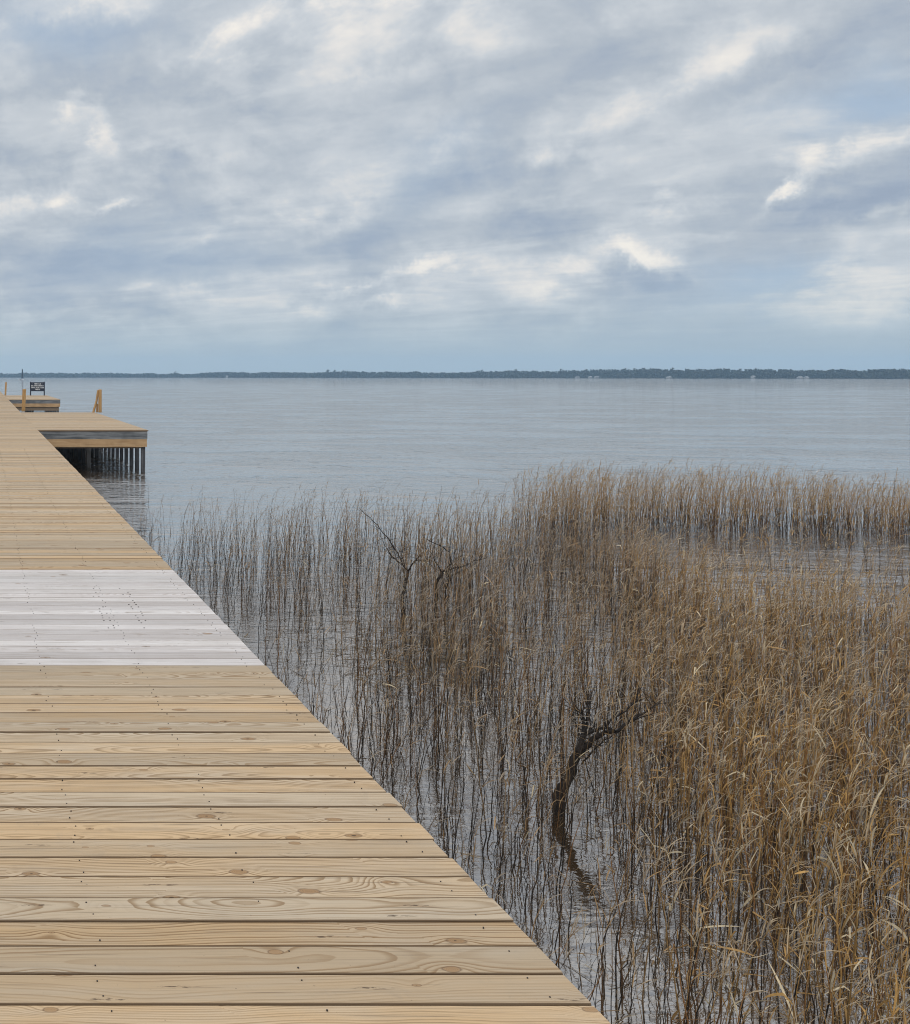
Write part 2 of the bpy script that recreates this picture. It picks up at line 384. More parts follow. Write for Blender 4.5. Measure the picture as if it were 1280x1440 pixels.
# water
mw, T = new_mat('lake water')
geo = T.n('ShaderNodeNewGeometry').outputs['Position']
gs = T.n('ShaderNodeSeparateXYZ', {0: geo})
wx, wy = gs.outputs[0], gs.outputs[1]
def rip(sx, sy, det, rough, ang, dist=0.4):
    mp = T.n('ShaderNodeMapping', {'Vector': geo, 'Rotation': (0, 0, R(ang)), 'Scale': (sx, sy, 1)}).outputs[0]
    return T.noise(mp, 1.0, det, rough, dist)
w1 = rip(1.7, 3.4, 3, 0.55, 14)
w2 = rip(6.0, 11.0, 3, 0.5, -12)
w3 = rip(0.30, 0.9, 2, 0.5, 8)
w4 = T.smooth(rip(2.0, 1.5, 2, 0.5, 10, 0.8), 0.60, 0.74)
calm = T.smooth(rip(0.16, 0.30, 2, 0.5, 25, 0.6), 0.38, 0.62, 0.35, 1.0)
open_w = T.smooth(wy, 9.0, 26.0, 0.12, 1.0)       # the reeds shelter the near water
hgt = T.m('ADD', T.m('MULTIPLY', w1, 0.115), T.m('ADD', T.m('MULTIPLY', w2, 0.048), T.m('ADD', T.m('MULTIPLY', w3, 0.035), T.m('MULTIPLY', T.m('MULTIPLY', w4, T.smooth(wy, 20.0, 34.0)), 0.12))))
hgt = T.m('MULTIPLY', T.m('MULTIPLY', hgt, calm), open_w)
bp = T.n('ShaderNodeBump', {'Strength': 1.0, 'Distance': 1.0, 'Height': hgt})
mud = T.mix(T.smooth(rip(0.5, 0.5, 4, 0.6, 0), 0.35, 0.65), (0.050, 0.030, 0.014, 1), (0.075, 0.050, 0.028, 1))
dif = T.n('ShaderNodeBsdfDiffuse', {'Color': mud})
fr = T.n('ShaderNodeFresnel', {'IOR': 1.60, 'Normal': bp.outputs[0]})
gl = T.n('ShaderNodeBsdfGlossy', {'Color': (1.0, 0.975, 0.95, 1), 'Roughness': 0.04, 'Normal': bp.outputs[0]})
fac = T.m('MULTIPLY_ADD', fr.outputs[0], 0.68, 0.35, clamp=True)
ms = T.n('ShaderNodeMixShader', {0: fac, 1: dif.outputs[0], 2: gl.outputs[0]})
T.n('ShaderNodeOutputMaterial', {0: ms.outputs[0]})
M_WATER = mw

# dead reed
M_REED, T = new_mat('dead reed')
at = T.n('ShaderNodeAttribute', attribute_name='tint').outputs['Color']
co = T.n('ShaderNodeTexCoord').outputs['Object']
n1 = T.noise(co, 40.0, 3, 0.6)
tv = T.m('MULTIPLY_ADD', n1, 0.7, 0.65)
cc = T.mix(1.0, at, T.n('ShaderNodeCombineColor', {0: tv, 1: tv, 2: tv}).outputs[0], 'MULTIPLY')
p = T.n('ShaderNodeBsdfPrincipled', {'Base Color': cc, 'Roughness': 0.6, 'Specular IOR Level': 0.3})
tr = T.n('ShaderNodeBsdfTranslucent', {'Color': cc})
ms = T.n('ShaderNodeMixShader', {0: 0.18, 1: p.outputs[0], 2: tr.outputs[0]})
T.n('ShaderNodeOutputMaterial', {0: ms.outputs[0]})

# foliage of the far shore
M_FAR, T = new_mat('far foliage')
co = T.n('ShaderNodeTexCoord').outputs['Object']
n1 = T.noise(co, 0.05, 4, 0.6); n2 = T.noise(co, 0.6, 4, 0.7)
cc = T.mix(T.smooth(n1, 0.35, 0.65), (0.018, 0.030, 0.024, 1), (0.045, 0.038, 0.032, 1))
cc = T.mix(T.smooth(n2, 0.3, 0.7), cc, (0.05, 0.055, 0.035, 1))
finish(T, Base_Color=cc, Roughness=0.9, Specular_IOR_Level=0.1)
M_LAND = plain('shore soil', (0.10, 0.08, 0.055), 0.95, 0.3)

# ------------------------------------------------------------------ water and land
def shore_d(px):
    """how far the opposite shore lies along a bearing given as a photo pixel"""
    pts = [(-700, 2500), (0, 2240), (300, 2000), (640, 1650), (960, 1350), (1280, 1150), (1800, 950), (2600, 800)]
    return float(np.interp(px, [p[0] for p in pts], [p[1] for p in pts]))
mb = MB()
mb.add([(-3200, -600, 0), (4200, -600, 0), (4200, 3300, 0), (-3200, 3300, 0)], [(0, 1, 2, 3)])
o = mb.build('lake_water', M_WATER, loc=(0, 0, WATER_Z)); tag(o, kind='structure')
mb = MB(); vs = []
pxs = list(range(-700, 2601, 30))
for px in pxs:
    d = shore_d(px) + 6 * math.sin(px * 0.05)
    x = (px - VX) * d / FPX
    vs += [(x, d, -0.15), (x, d + 1.5, 0.35), (x, d + 30, 0.6), ((px - VX) * (d + 700) / FPX, min(d + 700, 3280), 1.2)]
fs = [(i * 4 + k, (i + 1) * 4 + k, (i + 1) * 4 + k + 1, i * 4 + k + 1) for i in range(len(pxs) - 1) for k in range(3)]
mb.add(vs, fs)
o = mb.build('far_shore_ground', M_LAND, loc=(0, 0, WATER_Z)); tag(o, kind='structure')

# ------------------------------------------------------------------ far wood: thousands of leaf clumps on overlapping crowns
def far_wood():
    V_, Q_ = [], []
    base = 0
    prof_x = [-700, 0, 60, 170, 210, 225, 250, 262, 300, 360, 420, 445, 480, 560, 640, 700, 760, 800, 850, 900, 960, 1060, 1100, 1200, 1280, 2600]
    prof_y = [525, 524.4, 524.2, 524.3, 524.6, 526, 524.8, 525.2, 523, 523.2, 524, 523.5, 522.6, 523.6, 524.4, 522.6, 523.2, 522.4, 521, 520.8, 520.8, 521, 521.6, 522, 521.2, 520]
    px = -650.0
    crowns = []
    while px < 2450:
        d0 = shore_d(px) + 6 * math.sin(px * 0.05)
        for row in range(3):
            d = d0 + 4 + row * 16 + random.uniform(-4, 6)
            top = float(np.interp(px, prof_x, prof_y)) - float(np.interp(px, [300, 800], [-1.0, 0.2])) + 0.7 * math.sin(px * .11) * math.sin(px * .037 + 1)
            h = (VY - top) * d / FPX + EYE - WATER_Z
            h *= random.uniform(0.80, 1.16) * (0.92 if row == 0 else 1.0)
            crowns.append(((px - VX) * d / FPX + random.uniform(-3, 3), d, h, random.uniform(3.5, 6.0)))
        px += random.uniform(2.2, 4.2) * 1800 / d0 * 0.8
    for qx, hh in ((462, 6.5), (470, 5.6), (482, 5.2), (1065, 8.3), (1041, 7.4), (1083, 7.9), (880, 8.5), (915, 8.2), (946, 8.6), (678, 6.6), (1020, 7.6), (905, 8.3), (790, 7.2), (247, 4.4), (725, 6.8)):
        d = shore_d(qx) + 12
        crowns.append(((qx - VX) * d / FPX, d, (hh + 2.6) * d / FPX + 2.95, 3.6))
    crowns = np.array(crowns); n = len(crowns); K = 34
    th = RNG.uniform(0, 2 * np.pi, (n, K)); zz_ = RNG.uniform(0.02, 1.0, (n, K))
    prof = np.sqrt(np.clip(1 - (np.clip(zz_ - 0.45, 0, 1) / 0.58) ** 2, 0.05, 1)) * RNG.uniform(0.5, 1.0, (n, K))
    cxp = crowns[:, 0:1] + np.cos(th) * prof * crowns[:, 3:4]
    cyp = crowns[:, 1:2] + np.sin(th) * prof * crowns[:, 3:4]
    czp = zz_ * crowns[:, 2:3]
    c = np.stack([cxp, cyp, czp], -1).reshape(-1, 3)
    m = len(c)
    a = RNG.normal(size=(m, 3)); a /= np.linalg.norm(a, axis=1, keepdims=True)
    b = RNG.normal(size=(m, 3)); b -= a * (a * b).sum(1, keepdims=True); b /= np.linalg.norm(b, axis=1, keepdims=True)
    s = RNG.uniform(0.8, 2.1, (m, 1))
    v = np.stack([c - a * s, c - b * s * 0.8, c + a * s, c + b * s * 0.8], 1).reshape(-1, 3)
    q = np.arange(m * 4).reshape(-1, 4)
    o = np_mesh('far_wood', v, q, M_FAR)
    o.location = (0, 0, WATER_Z)
    tag(o, 'long low blue-grey belt of trees lining the far side of the lake', 'woods', kind='stuff')
far_wood()

# ------------------------------------------------------------------ small houses on the far shore
def house(px, w, hgt, roofm, label, turn=0.0):
    d = shore_d(px) - 6
    root = empty('lake_house', ((px - VX) * d / FPX, d, WATER_Z + 0.3)); root.rotation_euler.z = turn
    tag(root, label, 'house', 'houses along the far shore')
    b = MB(); w2 = w / 2; dp = 2.5
    b.add([(-w2, -dp, 0), (w2, -dp, 0), (w2, dp, 0), (-w2, dp, 0), (-w2, -dp, hgt), (w2, -dp, hgt), (w2, dp, hgt), (-w2, dp, hgt), (-w2, 0, hgt + 0.9), (w2, 0, hgt + 0.9)],
          [(0, 3, 2, 1), (0, 1, 5, 4), (2, 3, 7, 6), (1, 2, 6, 9, 5), (3, 0, 4, 8, 7)])
    b.build('wall', M_HOUSE, root)
    b = MB(); e = w2 + 0.4
    b.add([(-e, -dp - .4, hgt - .15), (e, -dp - .4, hgt - .15), (e, 0, hgt + 1.0), (-e, 0, hgt + 1.0), (e, dp + .4, hgt - .15), (-e, dp + .4, hgt - .15),
           (-e, -dp - .4, hgt + .0), (e, -dp - .4, hgt + .0), (e, 0, hgt + 1.15), (-e, 0, hgt + 1.15), (e, dp + .4, hgt + .0), (-e, dp + .4, hgt + .0)],
          [(0, 1, 2, 3), (3, 2, 4, 5), (6, 9, 8, 7), (9, 11, 10, 8), (0, 6, 7, 1), (5, 4, 10, 11), (0, 3, 9, 6), (3, 5, 11, 9), (1, 7, 8, 2), (2, 8, 10, 4)])
    b.build('roof', roofm, root)
    for k in range(3):
        b = MB(); xx = (k - 1) * w * 0.3
        b.box(xx - .3, xx + .3, -dp - .06, -dp - .003, 0.6, 1.3); b.build('window', M_GLASS, root)
house(319, 2.6, 2.4, M_HOUSE, 'lone white speck of a house on the left half of the far shore')
house(812, 4, 1.2, M_ROOF, 'low pale house on the far shore, left end of the middle cluster')
house(830, 3, 1.5, M_HOUSE, 'white house on the far shore, second in the middle cluster')
house(839, 4.5, 1.8, M_ROOF, 'largest white house of the middle cluster on the far shore')
house(941, 4.5, 1.4, M_HOUSE, 'white house with pale roof standing alone right of the middle cluster', 0.5)
house(1059, 2.0, 2.2, M_HOUSE, 'narrow tall white house on the far shore under a tall pine')
house(1125, 3.6, 1.2, M_HOUSE, 'wider white house of the close pair on the right far shore')
house(1134, 2.4, 1.2, M_HOUSE, 'smaller white house of the close pair on the right far shore')

# ------------------------------------------------------------------ decking
PITCH, PH0 = 0.145, 2.985
def decking(name, k0, k1, x0, x1, mat, parent, jit=0.006, seams=True):
    """boards k0..k1-1 across the pier, each a chamfered plank with its own grain, tint and slight cup"""
    ks = np.arange(k0, k1); n = len(ks)
    y0 = PH0 + ks * PITCH + RNG.uniform(0.0020, 0.0038, n); y1 = PH0 + (ks + 1) * PITCH - RNG.uniform(0.0020, 0.0036, n)
    xe = x1 + RNG.uniform(-jit, jit, n); xs = np.full(n, x0) - RNG.uniform(0, jit, n)
    amp = 0.45 if mat is M_WHITE else 0.8
    zt = RNG.uniform(-0.0024, 0.0014, n) * amp; tilt = RNG.uniform(-0.0012, 0.0012, n) * amp
    c = 0.0035; th = 0.036
    NX = 9                                   # stations along the board so that its edge can wander a little
    t = np.linspace(0, 1, NX)
    X = xs[:, None] + (xe - xs)[:, None] * t[None]
    wob0 = np.cumsum(RNG.normal(0, 0.0004, (n, NX)), 1); wob1 = np.cumsum(RNG.normal(0, 0.0004, (n, NX)), 1)
    prof = [(0, 0, -th), (0, 0, -c), (0, c, 0), (1, -c, 0), (1, 0, -c), (1, 0, -th)]
    P = len(prof)
    v = np.zeros((n, NX, P, 3)); uv = np.zeros((n, NX, P, 2))
    w = (y1 - y0)[:, None]
    uo = RNG.uniform(0, 60, n)
    for j, (side, dy_, dz_) in enumerate(prof):
        yb = (y0[:, None] + wob0) if side == 0 else (y1[:, None] + wob1)
        v[:, :, j, 0] = X; v[:, :, j, 1] = yb + dy_
        v[:, :, j, 2] = dz_ + zt[:, None] + (tilt[:, None] * (1 if side else -1))
        uv[:, :, j, 0] = X + uo[:, None]
        uv[:, :, j, 1] = (-0.07 if side == 0 else 0.07) + dy_ + (dz_ if side == 0 else -dz_)
    idx = np.arange(n * NX * P).reshape(n, NX, P)
    quads = []
    for j in range(P):
        j2 = (j + 1) % P
        quads.append(np.stack([idx[:, :-1, j], idx[:, 1:, j], idx[:, 1:, j2], idx[:, :-1, j2]], -1).reshape(-1, 4))
    for st, rev in ((0, False), (NX - 1, True)):
        a = idx[:, st]
        for q in ((0, 1, 4, 5), (1, 2, 3, 4)):
            e = a[:, list(q)]
            quads.append(e[:, ::-1] if rev else e)
    q = np.concatenate(quads)
    col = np.repeat(RNG.uniform(0, 1, (n, 1, 3)), NX * P, 1).reshape(-1, 3)
    return np_mesh(name, v.reshape(-1, 3), q, mat, col, uv.reshape(-1, 2), parent)

XE = 1.596
pier = empty('wooden_pier', (0, -3, WATER_Z))
tag(pier, 'long new timber pier with plank deck and side platforms running out over the lake', 'pier')
pier_off = Vector((0, 3, -WATER_Z))
def own(o):                                   # parts are written in world metres
    o.location = pier_off; return o
decks = []
K_W0, K_W1 = 22, 43
K_END = int((134 - PH0) / PITCH)
XL = -1.75
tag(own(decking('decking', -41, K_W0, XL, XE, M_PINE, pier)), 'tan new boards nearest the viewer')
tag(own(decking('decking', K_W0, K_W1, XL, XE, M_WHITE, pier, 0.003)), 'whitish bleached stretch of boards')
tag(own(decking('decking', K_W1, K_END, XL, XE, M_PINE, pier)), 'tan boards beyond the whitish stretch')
# beams under the boards
for x in (-1.66, -0.85, -0.27, 0.3185, 0.872, 1.535):
    b = MB(); b.box(x - 0.019, x + 0.019, -3, 134, -0.28, -0.040); own(b.build('joist', M_BEAM, pier))
# pilings
pile_proto = None
def piling(x, y, parent, off, top=-0.04, r=0.07, z0=WATER_Z - 1.2, mat=None):
    global pile_proto
    b = MB(); a = random.uniform(-.012, .012)
    pts = [(x + a * q, y + a * q, z0 + (top - z0) * q) for q in (0, .25, .5, .75, 1)]
    s = r * 0.9
    vs = []; 
    for p_ in pts:
        for (ux, uy) in ((-1, -.85), (-.85, -1), (.85, -1), (1, -.85), (1, .85), (.85, 1), (-.85, 1), (-1, .85)):
            vs.append((p_[0] + ux * s * random.uniform(.97, 1.03), p_[1] + uy * s * random.uniform(.97, 1.03), p_[2]))
    fs = [(i * 8 + k, i * 8 + (k + 1) % 8, (i + 1) * 8 + (k + 1) % 8, (i + 1) * 8 + k) for i in range(4) for k in range(8)] + [tuple(range(32, 40))]
    b.add(vs, fs)
    o = b.build('piling', mat or M_PILE, parent); o.location = off
    return o
y = 1.2
while y < 130:
    piling(1.47, y, pier, pier_off, top=-0.285)
    if y < 120: piling(-1.60, y, pier, pier_off, top=-0.285)
    y += 2.9
# nails: two in each board over every joist
def nails(name, k0, k1, xs, parent, dbl=None):
    b = MB()
    def head(x, y, r, zb=0.0008, st=1.0):
        n = 6; a0 = random.uniform(0, 1)
        vs = [(x + r * st * math.cos(a0 + 2 * math.pi * i / n), y + r * math.sin(a0 + 2 * math.pi * i / n), zb + 0.0022) for i in range(n)]
        lo = [(p[0], p[1], -0.004) for p in vs]
        b.add(vs + lo, [tuple(range(n))] + [(i, i + n, (i + 1) % n + n, (i + 1) % n) for i in range(n)])
    for k in range(k0, k1):
        yb = PH0 + k * PITCH
        for x in xs:
            for f in (0.24, 0.76):
                if random.random() < 0.7:
                    head(x + random.uniform(-.016, .016), yb + PITCH * f + random.uniform(-.012, .012), random.uniform(.0019, .0029))
        if dbl and dbl[0] <= k < dbl[1]:
            for x in dbl[2]:
                for f in (0.25, 0.7):
                    if random.random() < 0.45:
                        head(x + random.uniform(-.008, .008), yb + PITCH * f, .0027, st=2.0)
    return own(b.build(name, M_NAIL, parent))
o = nails('nail_heads', -30, 150, (-0.85, -0.27, 0.3185, 0.872, 1.50), pier, (28, 38, (0.80, 0.845, 1.035, 1.085)))
tag(o, kind='stuff')

# ------------------------------------------------------------------ side platforms
def platform(d0, d1, xr, label, rows):
    k0 = round((d0 - PH0) / PITCH); k1 = round((d1 - PH0) / PITCH)
    y0, y1 = PH0 + k0 * PITCH, PH0 + k1 * PITCH
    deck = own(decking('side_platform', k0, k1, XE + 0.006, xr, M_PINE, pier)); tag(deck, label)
    def sub(mb_, nm, mat):
        o = mb_.build(nm, mat, deck); return o
    e = 0.045
    b = MB(); b.box(XE + .02, xr - 0.03, y0 + 0.012, y0 + 0.050, -0.272, -0.039, bev=0.0); tag(sub(b, 'fascia_board', M_GREY), 'grey weathered upper fascia board')
    b = MB(); b.box(XE + .02, xr - 0.045, y0 + 0.006, y0 + 0.046, -0.512, -0.276); tag(sub(b, 'fascia_board', M_TAN), 'orange tan lower fascia board')
    b = MB(); b.box(xr - 0.068, xr - 0.030, y0 + 0.052, y1 - 0.06, -0.272, -0.039); sub(b, 'fascia_board', M_GREY)
    b = MB(); b.box(xr - 0.083, xr - 0.045, y0 + 0.048, y1 - 0.06, -0.512, -0.276); sub(b, 'fascia_board', M_TAN)
    b = MB(); b.box(XE + .02, xr - 0.05, y1 - 0.055, y1 - 0.015, -0.512, -0.039); sub(b, 'fascia_board', M_TAN)
    for x in np.arange(XE + 0.6, xr - 0.3, 0.6):
        b = MB(); b.box(x - .019, x + .019, y0 + .06, y1 - .07, -0.28, -0.040); sub(b, 'joist', M_BEAM)
    for (x, step, start) in rows:
        y = y0 + start
        while y < y1 - 0.2:
            piling(x, y, deck, (0, 0, 0), top=-0.30 if x < xr - 0.3 else -0.28, r=0.066, mat=M_PILE2 if (abs(x - 3.33) < .01 and y < 36) else None); y += step
    b = MB(); b.box(XE + .05, xr - .12, y0 + 0.10, y0 + 0.14, -0.78 if d0 > 60 else -0.56, -0.30); sub(b, 'added_skirt', M_BEAM)  # added board giving the dark band below the fascia
    if d0 < 60:
        b = MB(); b.box(XE + .1, xr - .35, y1 - 0.20, y1 - 0.16, -1.42, -0.30); sub(b, 'added_skirt', M_BEAM)  # solid back wall added to shut out bright water and blacken the underside
    # ladder-like cross caps under the joists
    y = y0 + 0.95
    while y < y1:
        b = MB(); b.box(XE + .1, xr - .1, y - .07, y + .07, -0.50, -0.285); sub(b, 'cross_beam', M_BEAM); y += 3.4
    return deck
platform(33.0, 49.3, 4.97, 'nearer side platform with grey and tan fascia boards', ((4.82, 1.3, 0.15), (4.1, 1.7, 6.9), (3.33, 1.7, 2.0), (2.7, 1.7, 3.6), (2.1, 1.7, 2.9)))  # extra inner piling rows added to screen off light beneath the deck
platform(76.0, 93.2, 5.28, 'farther side platform beyond the first one', ((5.10, 2.3, 0.2), (3.4, 3.4, 2.0)))

# ------------------------------------------------------------------ posts
def post(x, y, h, s, lean, label, extra=None):
    root = empty('wooden_post', (x, y, 0)); tag(root, label, 'post', 'orange timber posts standing on the pier')
    b = MB(); n = 5; vs = []
    for i in range(n + 1):
        t = i / n; q = s / 2 * (0.8 if i == n else 1.0); z = h * min(t * 1.0, 1) if i < n else h + 0.02
        if i == n - 1: z = h
        for (ux, uy) in ((-1, -.8), (-.8, -1), (.8, -1), (1, -.8), (1, .8), (.8, 1), (-.8, 1), (-1, .8)):
            vs.append((ux * q + lean * z, uy * q, z - (0.3 if i == 0 else 0) if i == 0 else z))
    for j in range(8): vs[j] = (vs[j][0], vs[j][1], 0.0)
    fs = [(i * 8 + k, i * 8 + (k + 1) % 8, (i + 1) * 8 + (k + 1) % 8, (i + 1) * 8 + k) for i in range(n) for k in range(8)] + [tuple(range(n * 8, n * 8 + 8))]
    b.add(vs, fs)
    b.build('shaft', M_POST, root)
    if extra:
        b = MB(); b.tube([(-0.31, -0.02, 0.0), (-0.16, 0, h * .5), (-0.085, 0, h * .98)], [.052, .05, .048], 4); b.build('brace', M_POST, root)
        b = MB(); b.tube([(-0.13, 0.10, 0.0), (-0.115, 0.09, h * .38)], [.045, .042], 4); b.build('block', M_POST, root)
    return root
post(1.765, 50.55, 1.03, 0.165, 0.04, 'orange square post at the pier edge, left of the farther platform')
post(5.20, 49.15, 1.03, 0.145, 0.0, 'orange post with slanting brace at the far corner of the nearer platform', True)
post(1.69, 92.6, 1.12, 0.15, 0.05, 'farthest brown post, at the left edge beside the navy sign')

# ------------------------------------------------------------------ sign
def sign():
    d = 92.4; x0 = (42.3 + 20) * d / FPX; x1 = (63.2 + 20) * d / FPX; w = x1 - x0
    root = empty('notice_sign', ((x0 + x1) / 2, d, 0)); tag(root, 'navy notice board with four lines of white lettering on two legs', 'sign')
    for s_ in (-1, 1):
        b = MB(); xx = s_ * (w / 2 - 0.05); b.box(xx - .05, xx + .05, -.045, .045, 0, 1.17, bev=.01); b.build('leg', M_NAVY, root)
    b = MB(); b.box(-w / 2 + .07, w / 2 - .07, -.075, -.047, 0.36, 1.13); p_ = b.build('panel', M_NAVY, root)
    rows = [(1.00, 0.58, 6, 0), (0.84, 1.04, 12, 0), (0.68, 1.10, 15, 5), (0.52, 0.44, 5, 0)]
    for (z, width, n, gap) in rows:
        b = MB(); cw = width / n
        for i in range(n):
            if gap and i == gap: continue
            xa = -width / 2 + i * cw + cw * .12; xb = xa + cw * .74; zt, zb = z + .055, z - .055
            y0_, y1_ = -.081, -.077
            k = random.choice('EHNOLTI'); t = cw * .22; hbar = .026
            yj = iter([y0_ - .0004 * q for q in range(6)])
            if k in 'EHNOL': b.box(xa, xa + t, next(yj), y1_, zb, zt)
            if k in 'HNO': b.box(xb - t, xb, next(yj), y1_, zb, zt)
            if k in 'TI': b.box((xa + xb) / 2 - t / 2, (xa + xb) / 2 + t / 2, next(yj), y1_, zb, zt)
            if k in 'ETO': b.box(xa, xb, next(yj), y1_, zt - hbar, zt)
            if k in 'ELO': b.box(xa, xb, next(yj), y1_, zb, zb + hbar)
            if k in 'EHN': b.box(xa, xb, next(yj), y1_, z - hbar / 2, z + hbar / 2)
        b.build('lettering', M_LETTER, root)
    for s_ in (-1, 1):
        b = MB(); b.tube([(s_ * .44, -.0755, 1.0), (s_ * .44, -.083, 1.0)], [.045, .045], 10); b.build('emblem', plain('grey sign paint', (0.10, 0.11, 0.14)), root)
sign()

# ------------------------------------------------------------------ sailing catamaran
def catamaran():
    d = 930.0; x = (31.5 + 20) * d / FPX
    root = empty('sailing_catamaran', (x, d, WATER_Z)); root.rotation_euler.z = R(-30)
    tag(root, 'small catamaran under one tall dark sail far out on the lake', 'sailboat')
    for s_ in (-1, 1):
        b = MB(); xx = s_ * 1.2 - 0.9
        b.tube([(xx, -2.6, .42), (xx, -1.8, .30), (xx, 0, .26), (xx, 1.8, .30), (xx, 2.5, .34)], [.05, .24, .32, .28, .18], 8); b.build('hull', M_HULL, root, True)
    for yy_ in (-1.0, 1.2):
        b = MB(); b.tube([(-2.1, yy_, .5), (.3, yy_, .5)], [.06, .06], 6); b.build('crossbeam', M_SPAR, root)
    b = MB(); b.box(-2.0, .2, -.95, 1.15, .50, .53); b.build('trampoline', M_SPAR, root)
    b = MB(); b.tube([(-0.3, -1, .5), (-.05, -1, 4.5), (0.2, -1, 9.2)], [.09, .08, .05], 7); b.build('mast', M_SPAR, root)
    b = MB(); vs = []; N = 10
    for i in range(N + 1):
        t = i / N; z = 1.0 + 8.1 * t; ch = 2.5 * (1 - t) ** 0.7 + 0.75
        for j in range(5):
            s_ = j / 4; vs.append((-0.3 + 0.055 * z + 0.55 * math.sin(s_ * math.pi) * (1 - .4 * t) + 0.25 * s_, -1.0 + ch * s_, z))
    m_ = len(vs); vs += [(v_[0] + .02, v_[1], v_[2]) for v_ in vs]
    fs = [(i * 5 + j, i * 5 + j + 1, (i + 1) * 5 + j + 1, (i + 1) * 5 + j) for i in range(N) for j in range(4)]
    b.add(vs, fs + [tuple(m_ + q for q in f[::-1]) for f in fs]); b.build('sail', M_SAIL, root, True)
catamaran()

# ------------------------------------------------------------------ dead shrubs standing in the water
def shrub(name, label, d, limbs, twig_n, twig_len, seed, scale_r=1.0):
    rs = random.Random(seed)
    base = at_depth(*limbs[0][0][0][:2], d); root = empty(name, (base.x, base.y, WATER_Z)); tag(root, label, 'dead shrub', 'dead shrubs in the reeds')
    off = Vector((base.x, base.y, WATER_Z))
    trunk, twigs = MB(), MB()
    for li, (pts, r0, r1) in enumerate(limbs):
        P3 = []
        dd = d
        for i, p_ in enumerate(pts):
            w = at_depth(p_[0], p_[1], d)
            dd = (p_[2] if len(p_) > 2 else 0.0)
            w.y += dd; w.x = w.x * (d + dd) / d; w.z = EYE + (w.z - EYE) * (d + dd) / d
            P3.append(w - off)
        if li == 0: P3[0].z = -0.5
        # subdivide with small kinks
        Q = [P3[0]]
        for a, b_ in zip(P3, P3[1:]):
            for t in (.33, .66, 1):
                q = a.lerp(b_, t); L = (b_ - a).length
                if t < 1: q += Vector([rs.uniform(-1, 1) * L * .05 for _ in range(3)])
                Q.append(q)
        rad = [r0 + (r1 - r0) * i / (len(Q) - 1) for i in range(len(Q))]
        rad = [r * rs.uniform(.82, 1.0) * 0.86 for r in rad]
        (trunk if r0 > 0.014 * scale_r else twigs).tube(Q, rad, 9 if r0 > .014 else 5, rough=0.12)
        if li == 0 and len(limbs) > 1: continue
        for k in range(twig_n):
            i = rs.randrange(max(1, len(Q) // 3), len(Q)); p0 = Q[i]
            dirv = Vector((rs.uniform(-1, 1), rs.uniform(-.8, .8), rs.uniform(-.1, 1))).normalized()
            L = rs.uniform(.4, 1) * twig_len; pts_ = [p0]
            for _ in range(4):
                dirv = (dirv + Vector((rs.uniform(-.35, .35), rs.uniform(-.35, .35), rs.uniform(-.2, .35)))).normalized()
                pts_.append(pts_[-1] + dirv * L / 4)
            rr_ = min(rad[i] * .5, .0045)
            twigs.tube(pts_, [rr_, rr_ * .8, rr_ * .65, rr_ * .5, rr_ * .35], 4)
    trunk.build('trunk', M_BARK, root, True)
    twigs.build('twigs', M_BARK, root)
# the large one near the pier
shrub('dead_shrub', 'black crooked dead shrub nearest the pier, its trunk mirrored in the water', 7.28, [
    ([(788, 1144), (786, 1126), (790, 1108), (803, 1090, .02), (808, 1068, .02), (818, 1050, .03)], .050, .034),
    ([(816, 1062), (819, 1040), (826, 1018, .05)], .034, .016),
    ([(817, 1056), (833, 1040, -.05), (850, 1030, -.1), (869, 1028, -.12)], .026, .014),
    ([(869, 1028, -.12), (884, 1016, -.1), (905, 1003, -.05), (930, 985, 0)], .014, .006),
    ([(822, 1030, .03), (835, 1027, .1), (852, 1022, .15), (868, 1030, .1)], .017, .010),
    ([(822, 1026, .05), (821, 1010, .1), (817, 995, .1)], .015, .005),
    ([(824, 1020, .05), (830, 1005, .1), (826, 985, .15), (824, 965, .2)], .010, .003),
    ([(820, 1040, .0), (812, 1024, .05), (808, 1008, .1)], .009, .003),
    ([(852, 1022, .1), (862, 1010, .1), (880, 1000, .1), (896, 985, .1), (898, 962, .1)], .011, .004),
    ([(880, 1000, .1), (892, 985, .12), (905, 960, .2)], .005, .0025),
    ([(818, 1075), (832, 1058, -.1), (850, 1040, -.15), (870, 1030, -.2)], .008, .004),
    ([(790, 1100), (789, 1082, .0), (788, 1060, .05), (789, 1010, .05)], .008, .003)], 9, .24, 3)
shrub('dead_shrub', 'thin black dead shrub with one long limb leaning left, far left of the pair', 13.3, [
    ([(565, 868), (566, 845), (570, 822), (574, 803)], .026, .022),
    ([(574, 803), (563, 792), (551, 784), (545, 771)], .014, .007),
    ([(566, 795, .0), (560, 778, .1), (548, 760, .15), (535, 745, .2), (521, 728, .2), (506, 715, .2)], .012, .004),
    ([(574, 803), (580, 793), (586, 786), (592, 781)], .015, .006),
    ([(570, 798), (565, 780, .1), (567, 770, .1)], .010, .004),
    ([(584, 788), (600, 789), (615, 791)], .007, .004)], 8, .34, 5)
shrub('dead_shrub', 'brown dead shrub with a wide right limb, right of the pair', 13.1, [
    ([(613, 872), (612, 850), (614, 820), (622, 805)], .028, .022),
    ([(622, 805), (628, 800), (634, 792), (632, 776), (620, 768), (600, 758)], .014, .006),
    ([(624, 803), (645, 798, -.1), (662, 792, -.1), (683, 785, -.1)], .014, .005),
    ([(625, 872), (626, 850), (626, 832), (632, 815)], .016, .010),
    ([(622, 805), (612, 790), (608, 775)], .010, .004),
    ([(626, 801), (632, 812), (636, 822)], .012, .007)], 9, .34, 8)

